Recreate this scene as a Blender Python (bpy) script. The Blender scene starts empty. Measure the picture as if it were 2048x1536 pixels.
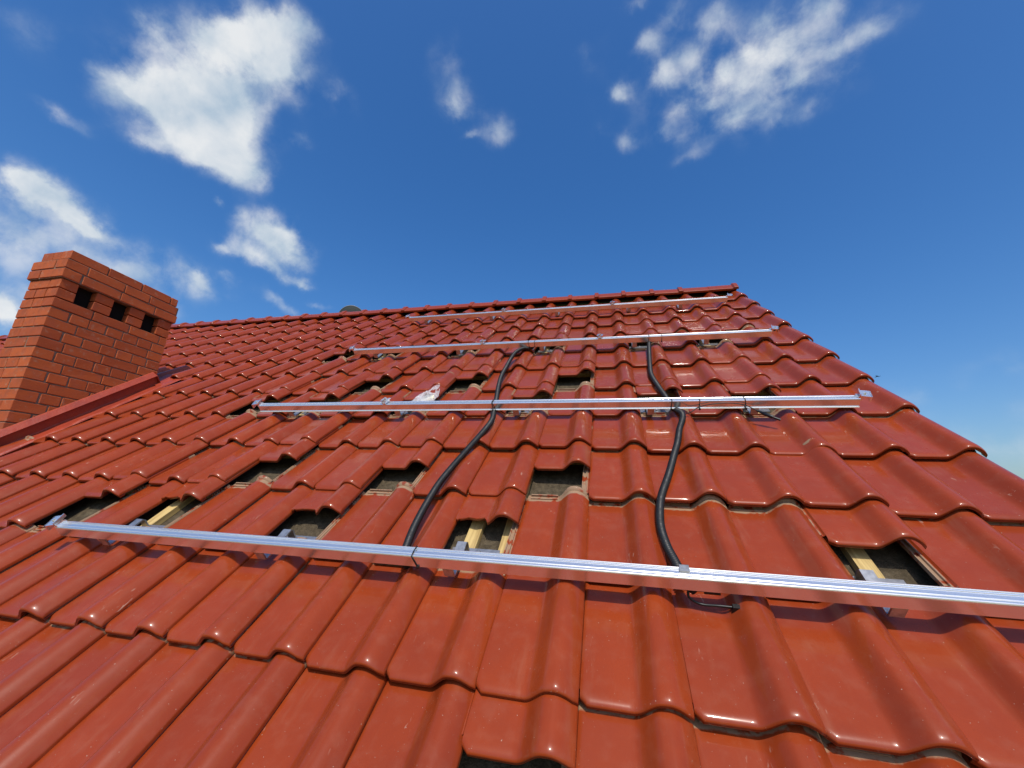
import bpy, math, random
import numpy as np
from mathutils import Matrix, Vector, noise

random.seed(7)
R = math.radians
sc = bpy.context.scene
COL = sc.collection

# ------------------------------------------------------------------ camera
PITCH = R(40.0)                      # the roof slopes at 40 degrees
ROOF = Matrix.Rotation(PITCH, 4, 'X')   # roof frame: x along the courses, y up the slope, z off the roof
W, L = 0.235, 0.34057                # cover width and length of one tile
CAMR = ((0.9734090283448662, 0.20035372429175236, -0.11105516061456994),
        (-0.022063457436658815, -0.40054637925396475, -0.9160108088404195),
        (-0.22800891952431201, 0.8941034521960887, -0.38547496596846886))
CAMC = (0.07572895863968788, -4.289314211040713, 1.0005530070867417)
FPX = 815.4 / 2048.0
cam_d = bpy.data.cameras.new("camera")
cam = bpy.data.objects.new("camera", cam_d)
COL.objects.link(cam)
m = Matrix((( CAMR[0][0], -CAMR[1][0], -CAMR[2][0], CAMC[0]),
            ( CAMR[0][1], -CAMR[1][1], -CAMR[2][1], CAMC[1]),
            ( CAMR[0][2], -CAMR[1][2], -CAMR[2][2], CAMC[2]),
            (0, 0, 0, 1)))
cam.matrix_world = ROOF @ m
cam_d.sensor_width = 36.0
cam_d.lens = 36.0 * FPX
cam_d.clip_start = 0.02
cam_d.clip_end = 6000
sc.camera = cam

def cam_dir(u, v):
    """world direction seen at a pixel of the 2048x1536 photograph (used to place the clouds in the sky)"""
    d = Vector(((u - 1024) / 815.4, (v - 768) / 815.4, 1.0))
    r = Vector(tuple(sum(CAMR[k][i] * d[k] for k in range(3)) for i in range(3)))
    return (ROOF.to_3x3() @ r).normalized()

# ------------------------------------------------------------------ sun and sky
SUN_ROOF = Vector((0.165, 0.06, 1.0)).normalized()
SUN = (ROOF.to_3x3() @ SUN_ROOF).normalized()
sun_d = bpy.data.lights.new("sun", 'SUN')
sun_d.energy = 3.5
sun_d.angle = R(0.53)
sun_d.color = (1.0, 0.945, 0.85)
sun = bpy.data.objects.new("sun", sun_d)
COL.objects.link(sun)
sun.location = SUN * 50
sun.rotation_euler = SUN.to_track_quat('Z', 'Y').to_euler()

world = bpy.data.worlds.new("World")
sc.world = world
world.use_nodes = True
world.cycles.sampling_method = 'MANUAL'
world.cycles.sample_map_resolution = 512
wt = world.node_tree
wt.nodes.clear()
def wn(t, **k):
    n = wt.nodes.new(t)
    for a, b in k.items():
        setattr(n, a, b)
    return n
def wl(a, b):
    wt.links.new(a, b)
def wmath(op, a, b=None, c=None, clamp=False):
    n = wn('ShaderNodeMath', operation=op, use_clamp=clamp)
    for i, x in enumerate((a, b, c)):
        if x is None: continue
        if isinstance(x, (int, float)): n.inputs[i].default_value = x
        else: wl(x, n.inputs[i])
    return n.outputs[0]
w_out = wn('ShaderNodeOutputWorld')
w_bg = wn('ShaderNodeBackground')
sky = wn('ShaderNodeTexSky', sky_type='NISHITA')
sky.sun_disc = False
sky.sun_elevation = math.asin(SUN.z)
sky.sun_rotation = math.atan2(SUN.x, SUN.y)
sky.altitude = 100
sky.air_density = 1.25
sky.dust_density = 2.4
sky.ozone_density = 6.0
SKY_STRENGTH = 0.15
tc = wn('ShaderNodeTexCoord')
dirv = tc.outputs['Generated']
# wispy warp of the direction, then soft blobs of cloud that sit at their own places in the sky
nz = wn('ShaderNodeTexNoise'); nz.inputs['Scale'].default_value = 5.0; nz.inputs['Detail'].default_value = 7.0
nz.inputs['Roughness'].default_value = 0.62
wl(dirv, nz.inputs['Vector'])
sub = wn('ShaderNodeVectorMath', operation='SUBTRACT'); wl(nz.outputs['Color'], sub.inputs[0]); sub.inputs[1].default_value = (.5, .5, .5)
warp = wn('ShaderNodeVectorMath', operation='MULTIPLY_ADD')
wl(sub.outputs[0], warp.inputs[0]); warp.inputs[1].default_value = (.11, .11, .11); wl(dirv, warp.inputs[2])
CLOUDS = [  # u, v, half width, half height, turn (degrees), weight
    (440, 140, 150, 105, 0, 1.35), (330, 190, 120, 60, 15, .6), (370, 290, 120, 45, 20, .6), (500, 60, 95, 60, -30, 1.1), (360, 200, 95, 45, 15, .9), (410, 280, 95, 50, 20, 1.2),
    (490, 335, 60, 44, 10, 1.1), (450, 240, 80, 60, 0, 1.0), (560, 130, 55, 75, 0, .9), (315, 60, 22, 50, -25, .5),
    (590, 50, 45, 40, 20, .6), (260, 160, 60, 25, 25, .45), (300, 295, 45, 22, 0, .6), (680, 205, 36, 34, 0, .4),
    (550, 462, 62, 44, 0, 1.4), (510, 512, 70, 24, 10, .9), (590, 500, 38, 36, 0, .9), (575, 545, 45, 14, 20, .6),
    (445, 508, 32, 12, 0, .55), (605, 557, 20, 12, 0, .5), (445, 412, 14, 9, 20, .4),
    (85, 405, 120, 36, 24, 1.15), (10, 360, 70, 44, 20, 1.0), (170, 450, 60, 16, 28, .8), (125, 245, 62, 20, 25, .62),
    (0, 625, 42, 40, 0, 1.3), (60, 490, 240, 65, 10, .78), (330, 555, 120, 32, 15, .72), (400, 570, 36, 16, 20, .55),
    (562, 600, 48, 13, 28, .62), (632, 598, 32, 8, 15, .42), (462, 560, 18, 12, 0, .42), (600, 290, 30, 14, 20, .32),
    (160, 610, 190, 60, 0, .68), (60, 60, 180, 40, 20, .26),
    (1450, 120, 260, 125, -12, 0.46), (1640, 90, 170, 70, -20, 0.27), (1530, 200, 170, 60, -10, 0.29), (1400, 270, 140, 50, -10, 0.24), (1440, 137, 36, 30, -20, 0.68), (1330, 148, 28, 30, -20, 0.59), (1550, 110, 80, 42, -15, 0.59),
    (1245, 182, 36, 20, -10, 0.56), (1650, 15, 60, 34, 0, 0.60), (1755, 62, 70, 24, -28, 0.44), (1350, 213, 26, 20, -20, 0.44),
    (1415, 200, 40, 22, -20, 0.44), (1500, 215, 120, 40, -15, 0.26), (1260, 282, 26, 28, 0, 0.29), (1210, 260, 24, 18, 0, 0.27),
    (1365, 320, 40, 14, -15, 0.24), (1420, 40, 30, 50, 20, 0.40), (1540, 30, 45, 34, -20, 0.40), (1340, 35, 36, 40, 10, 0.34),
    (1265, 10, 34, 18, 0, 0.40), (930, 200, 60, 50, 20, .34), (925, 205, 34, 30, 20, .34), (1000, 262, 34, 34, 20, .50), (948, 265, 20, 10, 0, .36),
    (895, 125, 40, 40, 0, .22), (1165, 120, 30, 30, 0, 0.20), (1700, 160, 60, 22, -20, 0.22),
    (1300, 90, 30, 26, 10, .42), (1380, 110, 26, 20, -20, .40), (1480, 160, 34, 24, -10, .46), (1600, 165, 44, 24, -20, .42), (1680, 100, 44, 24, -25, .40), (1580, 60, 40, 26, -10, .42),
    (1450, 250, 36, 20, -10, .34), (1550, 260, 44, 18, -15, .30), (1320, 265, 24, 18, 0, .28), (1500, 90, 34, 26, 0, .46), (1390, 165, 24, 18, 0, .42), (1620, 230, 40, 18, -20, .28),
    (1980, 880, 300, 90, 5, .34), (1800, 790, 160, 46, -10, .24), (2040, 720, 120, 34, 0, .24)]
BLOBS = []
for (u, v, a, b, ang, w) in CLOUDS:
    c = cam_dir(u, v)
    t = R(ang)
    du = cam_dir(u + a * math.cos(t), v + a * math.sin(t)) - c
    dv = cam_dir(u - b * math.sin(t), v + b * math.cos(t)) - c
    BLOBS.append((c, du, dv, w))
# the same kind of sky goes on behind the camera
rs = random.Random(4)
for k in range(26):
    az, el = rs.uniform(0, 2 * math.pi), R(rs.uniform(8, 62))
    c = Vector((math.cos(az) * math.cos(el), math.sin(az) * math.cos(el), math.sin(el)))
    if c.dot(cam_dir(1024, 600)) > 0.45: continue
    e1 = c.cross(Vector((0, 0, 1))).normalized(); e2 = c.cross(e1)
    s = rs.uniform(.05, .13)
    BLOBS.append((c, e1 * s * rs.uniform(1, 2), e2 * s * .6, rs.uniform(.5, 1.2)))
acc = None
for c, du, dv, w in BLOBS:
    a = wn('ShaderNodeVectorMath', operation='DOT_PRODUCT'); wl(warp.outputs[0], a.inputs[0])
    b = wn('ShaderNodeVectorMath', operation='DOT_PRODUCT'); wl(warp.outputs[0], b.inputs[0])
    ua = du - c * du.dot(c); ub = dv - c * dv.dot(c)
    ub = ub - ua * (ub.dot(ua) / ua.dot(ua))
    a.inputs[1].default_value = ua / ua.dot(ua)
    b.inputs[1].default_value = ub / ub.dot(ub)
    d2 = wmath('MULTIPLY', a.outputs['Value'], a.outputs['Value'])
    d2 = wmath('MULTIPLY_ADD', b.outputs['Value'], b.outputs['Value'], d2)
    g = wmath('POWER', 0.26, d2)
    if c.z < 0.75 :
        f = wn('ShaderNodeVectorMath', operation='DOT_PRODUCT'); wl(dirv, f.inputs[0]); f.inputs[1].default_value = c
        g = wmath('MULTIPLY', g, wmath('GREATER_THAN', f.outputs['Value'], 0.0))
    acc = wmath('MULTIPLY_ADD', g, w, acc if acc is not None else 0.0)
def cnoise(vec, scale, detail, rough, dist=0.0):
    n = wn('ShaderNodeTexNoise'); n.inputs['Scale'].default_value = scale; n.inputs['Detail'].default_value = detail
    n.inputs['Roughness'].default_value = rough; n.inputs['Distortion'].default_value = dist
    wl(vec, n.inputs['Vector'])
    return n.outputs['Fac']
shift = wn('ShaderNodeVectorMath', operation='ADD'); wl(dirv, shift.inputs[0]); shift.inputs[1].default_value = (SUN - Vector((0, .5, .4))).normalized() * .030
big = cnoise(dirv, 6.5, 11.0, .56, .35)          # body of the clouds
puff = cnoise(dirv, 26.0, 8.0, .58, .2)          # small puffs
wisp = cnoise(warp.outputs[0], 13.0, 10.0, .68, .8)
fb = wmath('MULTIPLY', wmath('SUBTRACT', big, .5), 1.7)
fb = wmath('MULTIPLY_ADD', wmath('SUBTRACT', puff, .5), .85, fb)
fb = wmath('MULTIPLY_ADD', wmath('SUBTRACT', wisp, .5), .95, fb)
# thin cloud is broken into puffs and wisps, thick cloud is only frayed at its rim
dens = wmath('MULTIPLY', acc, wmath('MULTIPLY_ADD', fb, 1.05, 1.0))
thin = wmath('MULTIPLY', wmath('MULTIPLY', acc, wmath('SUBTRACT', 1.0, wmath('MINIMUM', acc, 1.0))), 4.0)
vw = wn('ShaderNodeVectorMath', operation='MULTIPLY_ADD'); wl(sub.outputs[0], vw.inputs[0]); vw.inputs[1].default_value = (.05, .05, .05); wl(dirv, vw.inputs[2])
vor = wn('ShaderNodeTexVoronoi', feature='SMOOTH_F1'); wl(vw.outputs[0], vor.inputs['Vector'])
vor.inputs['Scale'].default_value = 20.0; vor.inputs['Smoothness'].default_value = .55; vor.inputs['Detail'].default_value = 0.0; vor.inputs['Roughness'].default_value = .45
cell = wmath('SUBTRACT', .60, vor.outputs['Distance'])
dens = wmath('MULTIPLY_ADD', thin, wmath('MULTIPLY_ADD', cell, 1.15, wmath('MULTIPLY', wmath('SUBTRACT', puff, .5), 1.1)), dens)
mr = wn('ShaderNodeMapRange', interpolation_type='SMOOTHSTEP'); wl(dens, mr.inputs['Value'])
mr.inputs['From Min'].default_value = 0.02; mr.inputs['From Max'].default_value = 1.30
mr.inputs['To Min'].default_value = 0.0; mr.inputs['To Max'].default_value = 0.94
lit = wmath('MULTIPLY', wmath('SUBTRACT', cnoise(dirv, 9.0, 7.0, .5, .3), cnoise(shift.outputs[0], 9.0, 7.0, .5, .3)), 2.6)
ccr = wn('ShaderNodeMapRange'); wl(wmath('ADD', wmath('MULTIPLY', wmath('MINIMUM', dens, 1.4), .34), wmath('ADD', lit, .22)), ccr.inputs['Value'])
ccr.inputs['From Min'].default_value = .10; ccr.inputs['From Max'].default_value = 1.0
ccol = wn('ShaderNodeMixRGB')
wl(ccr.outputs[0], ccol.inputs['Fac'])
CB = 1.0 / SKY_STRENGTH
ccol.inputs['Color1'].default_value = (.44 * CB, .56 * CB, .68 * CB, 1)
ccol.inputs['Color2'].default_value = (.84 * CB, .86 * CB, .87 * CB, 1)
hs = wn('ShaderNodeHueSaturation'); wl(sky.outputs[0], hs.inputs['Color'])
hs.inputs['Saturation'].default_value = 1.28
hs.inputs['Hue'].default_value = 0.506
hs.inputs['Value'].default_value = 1.03
mixc = wn('ShaderNodeMixRGB'); wl(wmath('MULTIPLY', mr.outputs[0], wmath('MULTIPLY_ADD', acc, .60, .28, clamp=True)), mixc.inputs['Fac'])
wl(hs.outputs[0], mixc.inputs['Color1']); wl(ccol.outputs[0], mixc.inputs['Color2'])
wl(mixc.outputs[0], w_bg.inputs['Color'])
w_bg.inputs['Strength'].default_value = SKY_STRENGTH
wl(w_bg.outputs[0], w_out.inputs['Surface'])

sc.view_settings.view_transform = 'Standard'
sc.view_settings.look = 'None'
sc.view_settings.exposure = 0.0
sc.view_settings.gamma = 1.0
sc.view_settings.use_curve_mapping = False
sc.render.engine = 'CYCLES'
sc.cycles.max_bounces = 8

# ------------------------------------------------------------------ helpers
WM = {}                              # world matrix of every object made here
def _attach(o, parent, mw):
    COL.objects.link(o)
    if parent is not None:
        o.parent = parent
        o.matrix_parent_inverse = Matrix.Identity(4)
        o.matrix_basis = WM[parent.name].inverted() @ mw
    else:
        o.matrix_basis = mw
    WM[o.name] = mw
def tag(o, label=None, cat=None, group=None, kind=None):
    for k, v in (('label', label), ('category', cat), ('group', group), ('kind', kind)):
        if v: o[k] = v
    return o
def empty(name, mw, parent=None):
    o = bpy.data.objects.new(name, None)
    o.empty_display_size = .1
    _attach(o, parent, mw)
    return o
def place(name, me, parent, mw):
    o = bpy.data.objects.new(name, me)
    _attach(o, parent, mw)
    return o
class MB:
    def __init__(s): s.v, s.f, s.sm = [], [], []
    def add(s, verts, faces, smooth=False):
        b = len(s.v); s.v += [tuple(p) for p in verts]
        s.f += [tuple(i + b for i in f) for f in faces]; s.sm += [smooth] * len(faces)
        return s
    def box(s, lo, hi, mat=None, taper=0.0):
        x0, y0, z0 = lo; x1, y1, z1 = hi
        p = [(x0, y0, z0), (x1, y0, z0), (x1, y1, z0), (x0, y1, z0),
             (x0 + taper, y0 + taper, z1), (x1 - taper, y0 + taper, z1), (x1 - taper, y1 - taper, z1), (x0 + taper, y1 - taper, z1)]
        if mat is not None: p = [tuple(mat @ Vector(q)) for q in p]
        return s.add(p, [(0, 3, 2, 1), (4, 5, 6, 7), (0, 1, 5, 4), (1, 2, 6, 5), (2, 3, 7, 6), (3, 0, 4, 7)])
    def tube(s, pts, rad, seg=10, smooth=True, cap=True):
        pts = [Vector(p) for p in pts]
        n = len(pts); rings = []
        up = Vector((0.13, .2, 1)).normalized()
        for i, p in enumerate(pts):
            t = (pts[min(i + 1, n - 1)] - pts[max(i - 1, 0)]).normalized()
            a = t.cross(up)
            if a.length < 1e-4: a = t.cross(Vector((1, 0, 0)))
            a.normalize(); b = a.cross(t)
            r = rad[i] if isinstance(rad, (list, tuple)) else rad
            rings.append([p + a * (r * math.cos(2 * math.pi * k / seg)) + b * (r * math.sin(2 * math.pi * k / seg)) for k in range(seg)])
        v = [q for r_ in rings for q in r_]
        f = [(i * seg + k, i * seg + (k + 1) % seg, (i + 1) * seg + (k + 1) % seg, (i + 1) * seg + k) for i in range(n - 1) for k in range(seg)]
        s.add(v, f, smooth)
        if cap: s.add(rings[0], [tuple(range(seg - 1, -1, -1))]); s.add(rings[-1], [tuple(range(seg))])
        return s
    def extrude(s, prof, x0, x1, smooth=False, cuts=1, closed=True):
        """profile of (y, z) swept along x"""
        n = len(prof); v = []
        for c in range(cuts + 1):
            x = x0 + (x1 - x0) * c / cuts
            v += [(x, y, z) for y, z in prof]
        rng = n if closed else n - 1
        f = [(c * n + k, (c + 1) * n + k, (c + 1) * n + (k + 1) % n, c * n + (k + 1) % n) for c in range(cuts) for k in range(rng)]
        s.add(v, f, smooth)
        if closed:
            s.add(v[:n], [tuple(range(n))]); s.add(v[-n:], [tuple(range(n - 1, -1, -1))])
        return s
    def mesh(s, name, mat, fix=True):
        me = bpy.data.meshes.new(name)
        me.from_pydata(s.v, [], s.f)
        me.polygons.foreach_set('use_smooth', s.sm)
        if fix:
            import bmesh
            bm = bmesh.new(); bm.from_mesh(me)
            bmesh.ops.recalc_face_normals(bm, faces=bm.faces)
            bm.to_mesh(me); bm.free()
        for q in (mat if isinstance(mat, (list, tuple)) else [mat]): me.materials.append(q)
        me.update()
        return me
    def obj(s, name, mat, parent=None, mw=None, fix=True):
        return place(name, s.mesh(name, mat, fix), parent, mw if mw is not None else Matrix.Identity(4))
def resample(pts, step):
    """smooth curve through points, even spacing"""
    P = [np.array(p, float) for p in pts]
    P = [2 * P[0] - P[1]] + P + [2 * P[-1] - P[-2]]
    out = []
    for i in range(1, len(P) - 2):
        for t in np.linspace(0, 1, 40, endpoint=False):
            a, b, c, d = P[i - 1], P[i], P[i + 1], P[i + 2]
            out.append(.5 * ((2 * b) + (c - a) * t + (2 * a - 5 * b + 4 * c - d) * t * t + (3 * b - a - 3 * c + d) * t ** 3))
    out.append(P[-2])
    out = np.array(out)
    s = np.r_[0, np.cumsum(np.linalg.norm(np.diff(out, axis=0), axis=1))]
    q = np.arange(0, s[-1], step)
    return [tuple(np.interp(x, s, out[:, k]) for k in range(3)) for x in q]

# ------------------------------------------------------------------ materials
def mat(name, col, rough=.6, metal=0.0, spec=.5, **k):
    mt = bpy.data.materials.new(name); mt.use_nodes = True
    b = mt.node_tree.nodes['Principled BSDF']
    b.inputs['Base Color'].default_value = (*col, 1)
    b.inputs['Roughness'].default_value = rough
    b.inputs['Metallic'].default_value = metal
    b.inputs['Specular IOR Level'].default_value = spec
    for a, v in k.items(): b.inputs[a].default_value = v
    return mt
class NT:
    def __init__(s, mt): s.t = mt.node_tree; s.b = s.t.nodes['Principled BSDF']
    def n(s, ty, **k):
        o = s.t.nodes.new(ty)
        for a, v in k.items(): setattr(o, a, v)
        return o
    def l(s, a, b): s.t.links.new(a, b)
    def noise(s, vec, scale, detail=5, rough=.55, dist=0.0):
        o = s.n('ShaderNodeTexNoise'); o.inputs['Scale'].default_value = scale; o.inputs['Detail'].default_value = detail
        o.inputs['Roughness'].default_value = rough; o.inputs['Distortion'].default_value = dist
        s.l(vec, o.inputs['Vector']); return o.outputs['Fac']
    def rng(s, val, a, b, c=0., d=1., smooth=True):
        o = s.n('ShaderNodeMapRange', interpolation_type='SMOOTHSTEP' if smooth else 'LINEAR')
        s.l(val, o.inputs['Value'])
        for k, x in zip(('From Min', 'From Max', 'To Min', 'To Max'), (a, b, c, d)): o.inputs[k].default_value = x
        return o.outputs[0]
    def mix(s, f, a, b, mode='MIX'):
        o = s.n('ShaderNodeMixRGB', blend_type=mode)
        for i, x in zip(('Fac', 'Color1', 'Color2'), (f, a, b)):
            if isinstance(x, (int, float)): o.inputs[i].default_value = x
            elif isinstance(x, tuple): o.inputs[i].default_value = (*x, 1)
            else: s.l(x, o.inputs[i])
        return o.outputs[0]
    def math(s, op, a, b=None, c=None):
        o = s.n('ShaderNodeMath', operation=op)
        for i, x in enumerate((a, b, c)):
            if x is None: continue
            if isinstance(x, (int, float)): o.inputs[i].default_value = x
            else: s.l(x, o.inputs[i])
        return o.outputs[0]
    def bump(s, h, strength, dist=.01):
        o = s.n('ShaderNodeBump'); o.inputs['Strength'].default_value = strength; o.inputs['Distance'].default_value = dist
        s.l(h, o.inputs['Height']); s.l(o.outputs[0], s.b.inputs['Normal'])
    def coords(s, shift=True):
        """object coordinates moved by the object's random number, so that no two pieces carry the same marks"""
        tcn = s.n('ShaderNodeTexCoord'); ob = tcn.outputs['Object']
        oi = s.n('ShaderNodeObjectInfo')
        if not shift: return ob, oi.outputs['Random'], ob
        sh = s.n('ShaderNodeVectorMath', operation='MULTIPLY_ADD')
        cx = s.n('ShaderNodeCombineXYZ')
        for i in range(3): s.l(oi.outputs['Random'], cx.inputs[i])
        s.l(cx.outputs[0], sh.inputs[0]); sh.inputs[1].default_value = (37., 91., 53.); s.l(ob, sh.inputs[2])
        return ob, oi.outputs['Random'], sh.outputs[0]

def tile_material(name, single=True):
    mt = mat(name, (.30, .05, .025), .16, spec=.20)
    t = NT(mt)
    ob, rnd, v = t.coords(single)
    big = t.noise(v, 6.0, 4, .6)
    fine = t.noise(v, 60.0, 6, .65)
    c = t.mix(t.rng(big, .3, .7), (.292, .0435, .0088), (.250, .0360, .0080))
    if single:
        c = t.mix(t.rng(rnd, 0, 1, 0, .55, False), c, (.215, .0310, .0085))
    c = t.mix(t.rng(fine, .58, .78, 0, .10), c, (.30, .10, .06))
    # dust and scuffs
    sc_ = t.n('ShaderNodeMapping'); t.l(v, sc_.inputs['Vector']); sc_.inputs['Scale'].default_value = (1.0, .22, 1.0); sc_.inputs['Rotation'].default_value = (0, 0, .5)
    scuff = t.noise(sc_.outputs[0], 130.0, 3, .5, .6)
    patch = t.noise(v, 9.0, 2, .5)
    sm = t.math('MULTIPLY', t.rng(scuff, .62, .72), t.rng(patch, .60, .72))
    c = t.mix(t.math('MULTIPLY', sm, .60), c, (.50, .33, .24))
    # grime that has run down the pan, and darker weathered patches
    run = t.n('ShaderNodeMapping'); t.l(v, run.inputs['Vector']); run.inputs['Scale'].default_value = (26.0, 3.2, 26.0)
    rn_ = t.noise(run.outputs[0], 1.0, 5, .6)
    c = t.mix(t.rng(rn_, .55, .80, 0, .22), c, (.34, .15, .085))
    c = t.mix(t.rng(t.noise(v, 3.4, 4, .6), .52, .72, 0, .30), c, (.190, .030, .0115))
    speck = t.noise(v, 210.0, 2, .5)
    c = t.mix(t.rng(speck, .735, .77, 0, .7), c, (.46, .36, .28))
    dustn = t.noise(v, 22.0, 5, .6)
    film = t.math('MULTIPLY', t.rng(dustn, .45, .75, 0, .10), 1.0)
    c = t.mix(film, c, (.36, .17, .11))
    rough = t.rng(big, .3, .7, .15, .24)
    rough = t.math('ADD', rough, t.math('MULTIPLY', sm, .35))
    if single:
        # mortar dust baked onto the head of the tile and into its side lock, normally hidden under the neighbours
        xyz = t.n('ShaderNodeSeparateXYZ'); t.l(ob, xyz.inputs[0])
        wob = t.noise(v, 40.0, 4, .6)
        hd = t.rng(t.math('MULTIPLY_ADD', wob, .016, xyz.outputs[1]), .352, .359)
        sd = t.rng(t.math('MULTIPLY_ADD', wob, .004, xyz.outputs[0]), -.003, -.007)
        hd = t.math('MAXIMUM', hd, sd)
        hd = t.math('MULTIPLY', hd, t.rng(t.noise(v, 28.0, 4, .6), .62, .50))
        c = t.mix(t.math('MULTIPLY', hd, .84), c, (.31, .22, .135))
        rough = t.math('ADD', rough, t.math('MULTIPLY', hd, .7))
    t.b.inputs['Coat Weight'].default_value = .30; t.b.inputs['Coat Roughness'].default_value = .07; t.b.inputs['Coat IOR'].default_value = 1.45
    t.l(c, t.b.inputs['Base Color']); t.l(t.math('ADD', rough, .10), t.b.inputs['Roughness'])
    t.bump(t.math('MULTIPLY_ADD', fine, .25, t.noise(v, 14.0, 3, .5)), .10, .004)
    return mt
M_TILE = tile_material('red_glazed_clay')
M_TILE_FAR = tile_material('red_glazed_clay_far', False)

M_BRICK = mat('orange_clinker_brick', (.42, .11, .045), .75, spec=.3)
t = NT(M_BRICK); ob, rnd, v = t.coords()
c = t.mix(t.rng(rnd, 0, 1, 0, 1, False), (.455, .100, .024), (.350, .070, .018))
c = t.mix(t.rng(t.noise(v, 18, 5, .6), .45, .75, 0, .5), c, (.34, .085, .045))
c = t.mix(t.rng(t.noise(v, 90, 3, .5), .62, .72, 0, .4), c, (.22, .06, .035))
c = t.mix(t.math('MULTIPLY', t.rng(t.noise(v, 26, 5, .65), .56, .72), .38), c, (.40, .27, .18))
c = t.mix(t.rng(t.noise(ob, 9, 4, .6), .52, .74, 0, .45), c, (.17, .055, .028))
t.l(c, t.b.inputs['Base Color']); t.bump(t.noise(v, 150, 5, .6), .45, .003)
M_MORTAR = mat('grey_mortar', (.24, .185, .145), .9, spec=.2)
t = NT(M_MORTAR); ob, rnd, v = t.coords()
c = t.mix(t.rng(t.noise(v, 12, 6, .65), .35, .7), (.27, .20, .145), (.15, .11, .08))
t.l(c, t.b.inputs['Base Color']); t.bump(t.noise(v, 120, 6, .65), .6, .004)
M_FLUE_DARK = mat('shade_dark_flue', (.012, .010, .009), .95, spec=.1)  # near-black flue colour, with the shade inside the vents put into it
M_FLASH = mat('red_painted_sheet', (.30, .045, .022), .38, spec=.4)
t = NT(M_FLASH); ob, rnd, v = t.coords()
c = t.mix(t.rng(t.noise(v, 9, 6, .6), .4, .7), (.34, .048, .020), (.27, .040, .022))
t.l(c, t.b.inputs['Base Color']); t.bump(t.noise(v, 16, 4, .6), .35, .01)

M_ALU = mat('mill_aluminium', (.82, .84, .86), .22, metal=.86)
t = NT(M_ALU); ob, rnd, v = t.coords()
mp = t.n('ShaderNodeMapping'); t.l(ob, mp.inputs['Vector']); mp.inputs['Scale'].default_value = (.6, 260, 260)
st = t.noise(mp.outputs[0], 3.0, 4, .6)
sp = t.noise(v, 6.0, 3, .5)
t.l(t.mix(t.rng(sp, .55, .8, 0, .5), (.93, .91, .875), (.85, .835, .81)), t.b.inputs['Base Color'])
t.l(t.rng(sp, .4, .75, .17, .24), t.b.inputs['Roughness'])
M_STEEL = mat('galvanised_steel', (.50, .52, .54), .34, metal=.8)
t = NT(M_STEEL); ob, rnd, v = t.coords()
t.l(t.mix(t.rng(t.noise(v, 60, 4, .6), .35, .7), (.50, .49, .47), (.34, .335, .325)), t.b.inputs['Base Color'])
M_BLACK = mat('black_corrugated_plastic', (.008, .008, .008), .36, spec=.5)
t = NT(M_BLACK); ob, rnd, v = t.coords()
t.l(t.mix(t.rng(t.noise(v, 40, 5, .6), .45, .75, 0, .6), (.007, .007, .007), (.022, .020, .018)), t.b.inputs['Base Color'])
t.l(t.rng(t.noise(v, 70, 4, .6), .3, .7, .42, .62), t.b.inputs['Roughness'])
M_TIE = mat('black_nylon', (.008, .008, .008), .4)
M_MEMB = mat('brown_underlay', (.075, .062, .045), .9, spec=.15)
t = NT(M_MEMB); ob, rnd, v = t.coords()
c = t.mix(t.rng(t.noise(v, 45, 6, .7), .35, .7), (.068, .052, .032), (.130, .100, .062))
c = t.mix(t.rng(t.noise(v, 7, 5, .65), .55, .75, 0, .6), c, (.20, .165, .105))
t.l(c, t.b.inputs['Base Color']); t.bump(t.math('MULTIPLY_ADD', t.noise(v, 9, 4, .6, .8), 1.5, t.noise(v, 200, 4, .6)), .7, .012)
M_WOOD = mat('pale_pine', (.55, .40, .16), .7, spec=.2)
t = NT(M_WOOD); ob, rnd, v = t.coords()
mp = t.n('ShaderNodeMapping'); t.l(v, mp.inputs['Vector']); mp.inputs['Scale'].default_value = (30, 2.0, 30)
g = t.noise(mp.outputs[0], 3.0, 5, .6)
t.l(t.mix(t.rng(g, .35, .7), (.58, .42, .17), (.36, .24, .09)), t.b.inputs['Base Color'])
M_WALL = mat('cream_render', (.62, .55, .43), .9)
t = NT(M_WALL); ob, rnd, v = t.coords()
t.l(t.mix(t.noise(v, 3, 5, .6), (.66, .58, .45), (.55, .48, .37)), t.b.inputs['Base Color'])
M_DISH = mat('grey_green_dish_paint', (.055, .065, .060), .5)
M_RIM = mat('pale_dish_rim', (.22, .24, .25), .5)
M_GRASS = mat('meadow', (.05, .085, .025), .95, spec=.1)
t = NT(M_GRASS); ob, rnd, v = t.coords(False)
t.l(t.mix(t.rng(t.noise(ob, .02, 7, .6), .35, .65), (.045, .085, .022), (.13, .115, .045)), t.b.inputs['Base Color'])
M_BAG = bpy.data.materials.new('thin_clear_polythene'); M_BAG.use_nodes = True
t = NT(M_BAG); ob, rnd, v = t.coords()
t.b.inputs['Base Color'].default_value = (.86, .85, .85, 1); t.b.inputs['Roughness'].default_value = .22
tr = t.n('ShaderNodeBsdfTransparent'); tl = t.n('ShaderNodeBsdfTranslucent'); tl.inputs['Color'].default_value = (.9, .88, .88, 1)
m1 = t.n('ShaderNodeMixShader'); m1.inputs[0].default_value = .35; t.l(t.b.outputs[0], m1.inputs[1]); t.l(tl.outputs[0], m1.inputs[2])
m2 = t.n('ShaderNodeMixShader'); t.l(t.rng(t.noise(v, 35, 4, .6), .35, .7, .25, .62), m2.inputs[0])
t.l(m1.outputs[0], m2.inputs[1]); t.l(tr.outputs[0], m2.inputs[2])
t.l(m2.outputs[0], t.t.nodes['Material Output'].inputs['Surface'])
t.bump(t.noise(v, 60, 5, .65), .8, .01)
M_CREAM = mat('cream_plastic_caps', (.80, .76, .55), .45)
M_BIRD = mat('dark_feathers', (.012, .013, .02), .7)

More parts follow.
